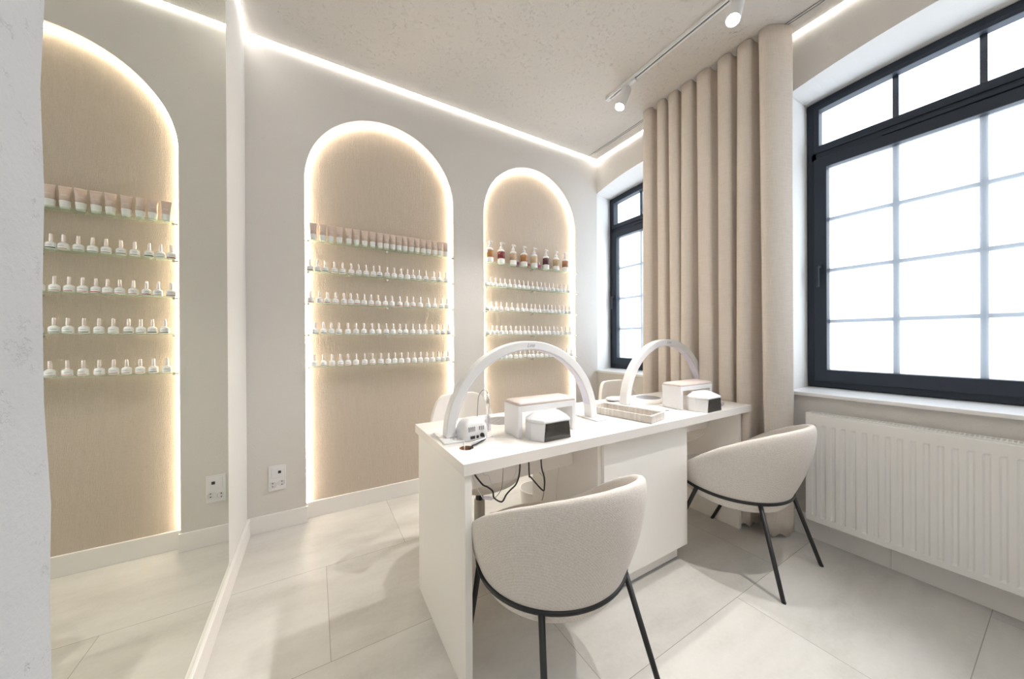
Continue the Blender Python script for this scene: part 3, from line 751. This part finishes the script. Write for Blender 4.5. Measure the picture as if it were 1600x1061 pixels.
# white oval hubs
def hub(x, y, rz, label):
    e = tag(empty('oval_hub', (x, y, DZ + .0003), rz), label, 'hub', 'white oval units on the desk')
    bm = bmesh.new(); lathe(bm, [(.055, .006), (.070, .008), (.074, .013), (.066, .020), (.045, .025), (.018, .027), (.002, .0272)], n=40, sx=1, sy=.78); mk('hub_cover', bm, M['white'], e, smooth=True)
    bm = bmesh.new(); lathe(bm, [(.060, 0), (.062, .0062)], n=32, sx=1, sy=.76); mk('hub_base', bm, M['smoke'], e)
hub(1.480, -1.030, -.4, 'flat white oval unit seen through the hand rest, behind the nearer lamp')
hub(1.992, -.988, -.5, 'flat white oval unit behind the left foot of the window-end lamp')

# travertine tray
e = tag(empty('stone_tray', (1.715, -1.290, DZ + .0003), math.radians(101.5)), 'long grooved stone-look tray between the two arch lamps', 'tray')
L, D, hh, t = .345, .140, .036, .011
def rectc(a, b): return [(-a, -b), (a, -b), (a, b), (-a, b)]
bm = bmesh.new()
loft(bm, [[(x, y, 0) for x, y in rectc(L / 2, D / 2)], [(x, y, hh) for x, y in rectc(L / 2, D / 2)], [(x, y, hh) for x, y in rectc(L / 2 - t, D / 2 - t)], [(x, y, .006) for x, y in rectc(L / 2 - t, D / 2 - t)]])
mk('tray_body', bm, M['stone'], e, bevel=.0018)
# cable cap
e = tag(empty('cable_grommet', (1.990, -1.338, DZ + .0002)), 'flat white round cable cap with black hole, near hand rest', 'grommet')
bm = bmesh.new(); lathe(bm, [(.034, 0), (.034, .002), (.031, .0032), (.012, .0032)], n=32); mk('grommet_ring', bm, M['white'], e)
bm = bmesh.new(); lathe(bm, [(.0115, .0033), (.0115, .0036)], n=20); mk('grommet_hole', bm, M['blackp'], e)
# small clear dish
e = tag(empty('clear_dish', (2.392, -1.395, DZ + .0003), .3), 'small clear open box holding pale tips at the desk end', 'box')
bm = bmesh.new(); a, b = .030, .024
loft(bm, [[(x, y, 0) for x, y in rectc(a, b)], [(x, y, .018) for x, y in rectc(a, b)], [(x, y, .018) for x, y in rectc(a - .002, b - .002)], [(x, y, .002) for x, y in rectc(a - .002, b - .002)]])
mk('dish_body', bm, M['clear'], e)
bm = bmesh.new(); random.seed(3)
for k in range(7):
    x, y = -.02 + .0065 * k, random.uniform(-.008, .008); tube(bm, [(x, y - .010, .006), (x + .002, y, .008), (x, y + .010, .006)], .0028, 6)
mk('nail_tips', bm, plain('pale_tips', (.75, .60, .48), .5), e)['kind'] = 'stuff'

# cables hanging under the top
def cable(pts, r, mat, label):
    bm = bmesh.new(); tube(bm, smoothpath(pts, 6), r, 8); return tag(mk('hanging_cable', bm, mat, smooth=True), label, 'cable')
ZC = .711
cable([(.833, -1.345, .688), (.850, -1.33, .660), (.872, -1.3, .626), (.904, -1.3, .582), (.926, -1.3, .567), (.948, -1.3, .545), (.954, -1.3, .518), (.988, -1.3, .494), (1.009, -1.3, .517), (1.027, -1.3, .531), (1.057, -1.3, .552), (1.073, -1.3, .60), (1.075, -1.3, ZC)], .0033, M['blackp'], 'black cable sagging in a V under the desk, nearer the side panel')
cable([(1.118, -1.3, ZC), (1.12, -1.3, .577), (1.130, -1.3, .560), (1.189, -1.3, .493), (1.198, -1.3, .508), (1.198, -1.3, .545), (1.183, -1.3, .60), (1.18, -1.3, ZC)], .0033, M['blackp'], 'black cable looped under the desk beside the cabinet')
cable([(.822, -1.346, .688), (.850, -1.315, .650), (.861, -1.3, .629), (.879, -1.3, .576), (.901, -1.3, .535)], .0016, M['white'], 'thin white cable dropping from the desk hole to the inline switch')
cable([(.905, -1.29, ZC), (.912, -1.29, .62), (.937, -1.29, .605), (.948, -1.29, .572), (.977, -1.29, .558), (1.036, -1.29, .566), (1.061, -1.29, .60), (1.062, -1.29, ZC)], .0015, M['white'], 'thin white cable sagging just below the desk edge')
cable([(.946, -1.3, .515), (.962, -1.3, .520), (.986, -1.3, .545), (.994, -1.3, .60), (.996, -1.3, ZC)], .0014, M['grey'], 'thin grey cable rising from the inline switch')
e = tag(empty('inline_switch', (.9235, -1.3, .525), 0), 'small white inline switch hanging on a cable under the desk', 'switch'); e.rotation_euler = (0, .35, 0)
bm = bmesh.new(); box(bm, -.020, .020, -.006, .006, -.0055, .0055); mk('switch_body', bm, M['lav'], e, bevel=.002)
mk('switch_button', B(.006, .014, -.0075, -.006, -.004, .004), M['white'], e)
cable([(1.375, -1.225, ZC), (1.377, -1.20, .56), (1.380, -1.173, .512), (1.380, -1.158, .443), (1.380, -1.147, .327), (1.380, -1.14, .20)], .0015, M['white'], 'thin white cable hanging beside the cabinet side')
cable([(1.379, -1.05, ZC), (1.370, -1.05, .52), (1.345, -1.05, .46), (1.372, -1.05, .42), (1.376, -1.05, .34), (1.362, -1.05, .30), (1.377, -1.05, .36), (1.377, -1.05, .46)], .0013, M['grey'], 'tangled thin grey cable hanging behind the black loop')
cable([(2.520, -1.275, ZC), (2.515, -1.275, .64), (2.408, -1.3, .560), (2.313, -1.3, .542), (2.21, -1.3, .539), (2.06, -1.28, .56), (2.004, -1.27, .60)], .0016, M['white'], 'white cable sagging under the window end of the desk')

# ------------------------------------------------------------------ upholstered tub chairs
def tub_chair(loc, rz, label):
    e = tag(empty('tub_chair', loc, rz), label, 'chair', 'greige fabric tub chairs with black legs')
    NS = 64
    def ang(i): return 2 * PI * i / NS
    def plan(a, rs, rb, rf): return math.sin(a) * rs, -math.cos(a) * (rb if math.cos(a) > 0 else rf)
    TB = [(0, .735), (20, .728), (40, .707), (60, .670), (80, .616), (100, .544), (118, .476), (136, .432), (155, .418), (180, .415)]
    def rimz(a):
        d = abs((math.degrees(a) + 180) % 360 - 180)
        for (a0, z0), (a1, z1) in zip(TB, TB[1:]):
            if d <= a1: return z0 + (z1 - z0) * (d - a0) / (a1 - a0)
        return TB[-1][1]
    def ringz(a): return .375 - .009 * math.cos(a)
    HO = (.257, .236, .272); RI_ = (.279, .3165, .300)
    bm = bmesh.new(); R = []
    def ringverts(fr, fz):
        vs = []
        for i in range(NS):
            a = ang(i); rs, rb, rf = fr(a); vs.append(bm.verts.new((*plan(a, rs, rb, rf), fz(a))))
        R.append(vs)
    def lerp(t, d=0): return lambda a: tuple(h + (r + d - h) * t for h, r in zip(HO, RI_))
    def sc_(f, base=HO, d=0): return lambda a: tuple(h * f + d for h in base)
    for dz, f in ((-.080, .02), (-.080, .45), (-.074, .74), (-.056, .91), (-.030, .985), (-.010, 1.0)): ringverts(sc_(f), lambda a, dz=dz: ringz(a) + dz)
    for t in (.04, .15, .32, .5, .68, .84, .94):
        ringverts(lerp(math.sin(t * PI / 2) ** .9, .016), lambda a, t=t: ringz(a) + (rimz(a) - .020 - ringz(a)) * t)
    for dr, dz in ((.013, -.011), (.007, -.002), (.0, .001), (-.009, -.001), (-.016, -.009), (-.020, -.022)):
        ringverts(sc_(1, RI_, dr), lambda a, d=dz: rimz(a) + d)
    for t in (.25, .55, .85, 1.0):
        ringverts(lambda a, t=t: tuple((r - .022) * (1 - t) + .215 * t for r in RI_), lambda a, t=t: (rimz(a) - .026) * (1 - t) + .388 * t)
    ringverts(sc_(.4), lambda a: .388); ringverts(sc_(.02), lambda a: .388)
    for a, b in zip(R, R[1:]):
        for i in range(NS): bm.faces.new([a[i], a[(i + 1) % NS], b[(i + 1) % NS], b[i]])
    bm.faces.new(R[0][::-1]); bm.faces.new(R[-1])
    o = mk('upholstered_shell', bm, M['fab'], e, smooth=True)
    s = o.modifiers.new('Subd', 'SUBSURF'); s.levels = 1; s.render_levels = 1
    bm = bmesh.new(); lathe(bm, [(.02, .390), (.19, .390), (.222, .396), (.236, .408), (.230, .420), (.205, .429), (.10, .434), (.01, .435)], (0, .012, 0), 48); mk('seat_cushion', bm, M['fab'], e, smooth=True)
    # hoop
    bm = bmesh.new(); pts = []
    for i in range(NS):
        a = ang(i); x, y = plan(a, *(h + .004 for h in HO)); pts.append((x, y, ringz(a) - .002))
    tube(bm, pts, .0080, 10, closed=True); mk('metal_hoop', bm, M['black'], e, smooth=True)
    for sx in (-1, 1):
        for sy in (-1, 1):
            a = math.radians(40 if sy < 0 else 104) * sx
            x, y = plan(a, *(h + .004 for h in HO)); z = ringz(a) - .004
            fx, fy = sx * .222, (.238 if sy > 0 else -.292)
            bm = bmesh.new(); tube(bm, [(x, y, z), (fx - (fx - x) * .04, fy - (fy - y) * .04, .014), (fx, fy, .003)], [.0098, .0088, .0082], 12)
            mk('chair_leg', bm, M['black'], e, smooth=True)
            bm = bmesh.new(); lathe(bm, [(.0086, 0), (.009, .004)], (fx, fy, 0.0), 12); mk('foot_pad', bm, M['blackp'], e)
    return e
tub_chair((1.072, -1.517, 0), -.028, 'greige fabric tub chair in the foreground, at the desk end nearer the mirror')
tub_chair((2.300, -1.529, 0), .020, 'greige fabric tub chair beside the radiator and curtain')

# ------------------------------------------------------------------ swivel chairs behind the desk
def swivel_chair(loc, rz, label, base_rot=0.0, br=.285):
    e = tag(empty('swivel_chair', loc, rz), label, 'chair', 'cream swivel chairs behind the desk')
    # back shell: curved panel at +y
    bm = bmesh.new(); NA, NZ = 28, 14; F = []; G = []
    def P(i, j, r):
        u = (i / NA) * 2 - 1; v = j / NZ
        a = u * .78; zt = .825 - .20 * max(0, (abs(u) - .35) / .65) ** 2.4; zb = .575
        z = zb + (zt - zb) * v; rr = r + .02 * v
        return (math.sin(a) * (r * 0 + .277 + .02 * v), .018 + .245 - .29 * (1 - math.cos(a)) + rr - .222, z)
    F = [[bm.verts.new(P(i, j, .222)) for i in range(NA + 1)] for j in range(NZ + 1)]
    G = [[bm.verts.new(P(i, j, .194)) for i in range(NA + 1)] for j in range(NZ + 1)]
    for X in (F, G):
        for j in range(NZ):
            for i in range(NA): bm.faces.new([X[j][i], X[j][i + 1], X[j + 1][i + 1], X[j + 1][i]])
    for i in range(NA): bm.faces.new([F[0][i], F[0][i + 1], G[0][i + 1], G[0][i]]); bm.faces.new([F[NZ][i], F[NZ][i + 1], G[NZ][i + 1], G[NZ][i]])
    for j in range(NZ): bm.faces.new([F[j][0], F[j + 1][0], G[j + 1][0], G[j][0]]); bm.faces.new([F[j][NA], F[j + 1][NA], G[j + 1][NA], G[j][NA]])
    o = mk('backrest', bm, M['swiv'], e, smooth=True); b = o.modifiers.new('Bevel', 'BEVEL'); b.width = .010; b.segments = 3; b.limit_method = 'ANGLE'; b.angle_limit = 1.0
    bm = bmesh.new(); lathe(bm, [(.05, .375), (.14, .385), (.205, .42), (.218, .445), (.212, .468), (.18, .48), (.05, .482)], n=40); mk('seat', bm, M['swiv'], e, smooth=True)
    bm = bmesh.new(); tube(bm, smoothpath([(0, .10, .372), (0, .20, .378), (0, .262, .42), (0, .258, .52), (0, .256, .62)], 6), .020, 10, sy=.5); mk('back_support', bm, M['beige'], e, smooth=True)
    bm = bmesh.new(); lathe(bm, [(.020, .245), (.020, .372)], n=16); mk('gas_piston', bm, M['black'], e, smooth=True)
    bm = bmesh.new(); lathe(bm, [(.030, .09), (.028, .30), (.026, .302)], n=20); mk('column', bm, M['beige'], e, smooth=True)
    for k in range(5):
        a = 2 * PI * k / 5 - PI / 2 - .14 + base_rot
        d = Vector((math.cos(a), math.sin(a), 0)); s = Vector((-d.y, d.x, 0))
        bm = bmesh.new(); secs = []
        for r, w, z0, z1 in ((.02, .022, .085, .125), (.12, .020, .078, .112), (br - .02, .014, .070, .092), (br, .010, .070, .088)):
            c = d * r; secs.append([tuple(c + s * q * w + Vector((0, 0, z))) for q, z in ((-1, z0), (1, z0), (1, z1), (-1, z1))])
        loft(bm, secs); leg = mk('base_arm', bm, M['beige'], e, bevel=.003)
        bm = bmesh.new()
        for q in (-1, 1): lathe(bm, [(.020, -.007), (.024, -.005), (.024, .005), (.020, .007)], (0, 0, q * .011), 18)
        lathe(bm, [(.006, -.012), (.006, .012)], (0, 0, 0), 8)
        c = d * (br - .02)
        cs = mk('caster_wheel', bm, M['grey'], e, loc=(c.x, c.y, .0245), rot=(PI / 2, 0, a + .5))
        bm = bmesh.new(); lathe(bm, [(.006, .046), (.006, .072)], (c.x, c.y, 0), 8); mk('caster_stem', bm, M['chrome'], e)
    return e
swivel_chair((1.092, -.865, 0), .05, 'cream low-backed swivel chair behind the drill unit end of the desk')
swivel_chair((2.300, -.925, 0), 0.0, 'cream low-backed swivel chair behind the window end of the desk', .72, .262)
# waste bin
e = tag(empty('waste_bin', (1.530, -.745, 0)), 'small white round waste bin on the floor behind the desk', 'bin')
bm = bmesh.new(); lathe(bm, [(.075, 0), (.078, .002), (.095, .21), (.098, .212), (.098, .217), (.093, .217), (.073, .006)], n=36); mk('bin_body', bm, M['bin'], e, smooth=False)

# ------------------------------------------------------------------ curtain and track
crest = [-.725, -.762, -.880, -.977, -1.082, -1.197, -1.329, -1.445]
cv = tag(empty('linen_curtain', (2.64, -1.2, 0)), 'floor-length beige linen curtain hanging in deep folds between the windows', 'curtain')
def curtain_path(z):
    """plan polyline of the fabric at height z"""
    t = z / H; pts = []
    cr = [-.762, -.880, -.977, -1.082, -1.197, -1.329, -1.445, -1.56]
    wob = (1 - t) * .02
    keys = [(2.700, -.735)]
    for i, y in enumerate(cr):
        y = y + wob * math.sin(i * 2.3 + 1); d = (cr[i + 1] - cr[i]) if i < len(cr) - 1 else -.10
        xf = 2.578 + wob * .8 * math.sin(i * 1.7) ; w = .34 * abs(d)
        last = i == len(cr) - 1
        if last:
            keys += [(2.620, y + .045), (2.584, y + .030), (2.580, y - .005 + wob), (2.606, y - .035 + wob), (2.655, y - .062 + wob), (2.712, y - .082 + wob)]
        else:
            keys += [(2.640, y + w), (2.592, y + w * .95), (xf, y), (2.592, y - w * .95), (2.640, y - w * 1.0)]
            xb = 2.702 + wob * math.sin(i * 1.1)
            keys += [(xb, y + d * .5)]
    return smoothpath([(x, y, 0) for x, y in keys], 5)
bm = bmesh.new(); rows = []
NZ = 36
for j in range(NZ + 1):
    z = .012 + (H - .012 - .012) * j / NZ
    rows.append([bm.verts.new((p.x - 2.64, p.y + 1.2, z)) for p in curtain_path(z)])
for a, b in zip(rows, rows[1:]):
    for i in range(len(a) - 1): bm.faces.new([a[i], a[i + 1], b[i + 1], b[i]])
for i, v in enumerate(rows[0]): v.co.z += .010 * math.sin(i * .9) + .006
o = mk('curtain_fabric', bm, M['curtain'], cv, smooth=True)
m = o.modifiers.new('Solid', 'SOLIDIFY'); m.thickness = .0022
bm = bmesh.new()
hp = [curtain_path(z) for z in (H - .092, H - .088)]
def offs(path, d):
    out = []
    for i, p in enumerate(path):
        q = path[min(i + 1, len(path) - 1)] - path[max(i - 1, 0)]; nn = Vector((q.y, -q.x, 0)).normalized(); out.append(p + nn * d)
    return out
tr = tag(empty('curtain_track', (2.685, -1.6, H)), 'slim white curtain track set in the ceiling along the window wall', 'curtain track')
bm = bmesh.new(); box(bm, -.012, -.0045, -2.2, 1.565, -.006, -.0005); box(bm, .0045, .012, -2.2, 1.565, -.006, -.0005); mk('track_rail', bm, M['alu'], tr)
mk('track_slot', B(-.0045, .0045, -2.2, 1.565, -.0025, -.0006), M['grey'], tr)
mk('track_groove', B(-.0135, -.0122, -2.2, 1.565, -.0012, -.0004), M['blackp'], tr)
mk('track_groove', B(.0122, .0135, -2.2, 1.565, -.0012, -.0004), M['blackp'], tr)

# ------------------------------------------------------------------ track spotlights
SX = 2.238
tk = tag(empty('lighting_track', (SX, -2.1, H)), 'white ceiling track with a dark slot carrying the spotlights', 'track')
bm = bmesh.new(); box(bm, -.017, -.006, -1.4, 1.385, -.020, -.0004); box(bm, .006, .017, -1.4, 1.385, -.020, -.0004); box(bm, -.006, .006, -1.4, 1.385, -.006, -.0004); mk('track_body', bm, M['white'], tk, bevel=.001)
mk('track_slot', B(-.0058, .0058, -1.38, 1.355, -.013, -.0065), M['blackp'], tk)
mk('end_cap', B(-.018, .018, 1.3855, 1.42, -.021, -.0004), M['white'], tk, bevel=.002)
def spot(y, tilt, yaw, label, power, deg):
    e = tag(empty('track_spotlight', (SX, y, H - .0205)), label, 'spotlight', 'white track spotlights')
    ad = mk('track_adapter', B(-.014, .014, -.055, .055, -.014, 0), M['white'], e, bevel=.003)
    bm = bmesh.new(); lathe(bm, [(.009, -.034), (.009, -.014)], (0, .02, 0), 12); mk('swivel_stem', bm, M['white'], e, smooth=True)
    hd = empty('head', (0, .02, -.034)); hd.parent = e
    bpy.data.objects.remove(hd)
    rot = Matrix.Rotation(yaw, 4, 'Z') @ Matrix.Rotation(tilt, 4, 'X')
    def P(bm): bmesh.ops.transform(bm, matrix=Matrix.Translation((0, .02, -.032)) @ rot, verts=bm.verts[:]); return bm
    bm = bmesh.new(); lathe(bm, [(.020, .006), (.031, .002), (.0325, -.008), (.0335, -.146), (.0315, -.148), (.0300, -.138), (.0300, -.136)], n=32, cap=False); c = [v for v in bm.verts]
    bmesh.ops.contextual_create(bm, geom=[ed for ed in bm.edges if ed.is_boundary and all(abs(v.co.z - .006) < 1e-4 for v in ed.verts)])
    h = mk('lamp_head', P(bm), M['white'], e, smooth=True, bevel=.0)
    bm = bmesh.new(); lathe(bm, [(.0298, -.143), (.0298, -.1425)], n=32); mk('lamp_lens', P(bm), M['lens'], e)
    L = bpy.data.lights.new('spot_beam', 'SPOT'); L.energy = power; L.color = (1, .965, .92); L.spot_size = math.radians(deg); L.spot_blend = .65; L.shadow_soft_size = .022
    lo = bpy.data.objects.new('spot_beam', L); COL.objects.link(lo); lo.parent = e
    mt = Matrix.Translation((0, .02, -.032)) @ rot @ Matrix.Translation((0, 0, -.165)); lo.matrix_local = mt
    lo['kind'] = 'structure'
spot(-.885, math.radians(24), math.radians(78), 'white track spotlight nearer the arches at the end of the ceiling track', 72, 74)
spot(-1.600, math.radians(24), math.radians(95), 'white track spotlight above the desk front, cut by the top of the picture', 60, 60)
spot(-2.420, math.radians(24), math.radians(40), 'white track spotlight above the room behind the chairs, out of the picture', 76, 52)

# ------------------------------------------------------------------ radiator
rd = tag(empty('panel_radiator', (2.745, -2.245, .133)), 'white ribbed panel radiator under the large window', 'radiator')
y0, y1 = .545, -.545; RH = .589
gro = []; yy = y0 - .022
ys = [(y0, 0)]
k = 0
while yy - .030 > y1 + .01:
    ys += [(yy, 0), (yy - .006, 1), (yy - .016, 1), (yy - .022, 0)]; yy -= .0392
ys += [(y1, 0)]
zs = [(0, 0), (.004, 0), (.030, 0), (.040, 1), (RH - .062, 1), (RH - .052, 0), (RH - .006, 0), (RH, 0)]
bm = bmesh.new(); G = []
for z, gz in zs: G.append([bm.verts.new((-.040 + (.0045 if (g and gz) else 0) + (.004 if z in (0, RH) else 0), y, z)) for y, g in ys])
for a, b in zip(G, G[1:]):
    for i in range(len(a) - 1): bm.faces.new([a[i], a[i + 1], b[i + 1], b[i]])
o = mk('front_panel', bm, M['whitem'], rd); m = o.modifiers.new('s', 'SOLIDIFY'); m.thickness = .0015; m.offset = 0
mk('back_panel', B(.030, .034, y1 + .01, y0 - .01, .01, RH - .01), M['whitem'], rd)
for s in (y0 + .0006, y1 - .0046): mk('side_panel', B(-.0385, .036, s, s + .004, .006, RH + .006), M['whitem'], rd, bevel=.001)
bm = bmesh.new(); zt = RH + .0015
box(bm, -.038, -.024, y1, y0, zt, zt + .004); box(bm, .026, .036, y1, y0, zt, zt + .004); box(bm, -.001, .003, y1, y0, zt, zt + .004)
yy = y1 + .004
while yy < y0 - .004: box(bm, -.024, .026, yy - .0025, yy + .0025, zt, zt + .003); yy += .0128
mk('top_grille', bm, M['whitem'], rd)
for s in (-.35, .35): mk('wall_bracket', B(.0345, .060, s - .015, s + .015, .06, RH - .06), M['whitem'], rd)

# added fill panel, unseen behind the camera, brightens left side and chairs
e = tag(empty('added_fill_panel', (.95, -3.15, H)), 'added glowing fill panel under the ceiling behind the camera, out of the picture', 'light')
mk('fill_diffuser', B(-.33, .33, -.33, .33, -.022, -.018), emit('fill_glow', (.97, .985, 1), 6.5), e)
bm = bmesh.new(); box(bm, -.35, .35, -.35, -.331, -.024, -.0005); box(bm, -.35, .35, .331, .35, -.024, -.0005); box(bm, -.35, -.331, -.33, .33, -.024, -.0005); box(bm, .331, .35, -.33, .33, -.024, -.0005)
mk('fill_frame', bm, M['white'], e)

# ------------------------------------------------------------------ light: overcast sky through the windows
wd = bpy.data.worlds.new('World'); sc.world = wd; wd.use_nodes = True
nt = wd.node_tree; bg = nt.nodes['Background']; bg.inputs[0].default_value = (.86, .93, 1, 1); bg.inputs[1].default_value = 3.2
for w in WIN:
    y0_, y1_ = w['b']
    L = bpy.data.lights.new('daylight_portal', 'AREA'); L.shape = 'RECTANGLE'; L.size = abs(y1_ - y0_); L.size_y = 1.86; L.cycles.is_portal = True
    o = bpy.data.objects.new('daylight_portal', L); COL.objects.link(o); o.location = (XF + .14, (y0_ + y1_) / 2, ZS + .93)
    o.rotation_euler = Matrix(((0, 0, 1), (1, 0, 0), (0, 1, 0))).to_euler()
    o['kind'] = 'structure'

# ------------------------------------------------------------------ camera
cam = bpy.data.cameras.new('Camera'); co = bpy.data.objects.new('Camera', cam); COL.objects.link(co)
cam.sensor_width = 36; cam.sensor_fit = 'HORIZONTAL'; cam.lens = 522.35 / 1600 * 36; cam.clip_start = .02
ya, pi_, ro = [math.radians(v) for v in (-30.4929, -.0886, -.2758)]
F_ = Vector((-math.sin(ya) * math.cos(pi_), math.cos(ya) * math.cos(pi_), math.sin(pi_))); R_ = Vector((math.cos(ya), math.sin(ya), 0)); U_ = R_.cross(F_)
R2 = math.cos(ro) * R_ + math.sin(ro) * U_; U2 = -math.sin(ro) * R_ + math.cos(ro) * U_
mt = Matrix((R2, U2, -F_)).transposed().to_4x4(); mt.translation = (.3479, -2.4742, 1.1452); co.matrix_world = mt
sc.camera = co
sc.view_settings.view_transform = 'Standard'; sc.view_settings.look = 'None'; sc.view_settings.gamma = 1; sc.view_settings.use_curve_mapping = False
sc.view_settings.exposure = 0.50
sc.cycles.max_bounces = 10; sc.cycles.diffuse_bounces = 6; sc.cycles.transparent_max_bounces = 16
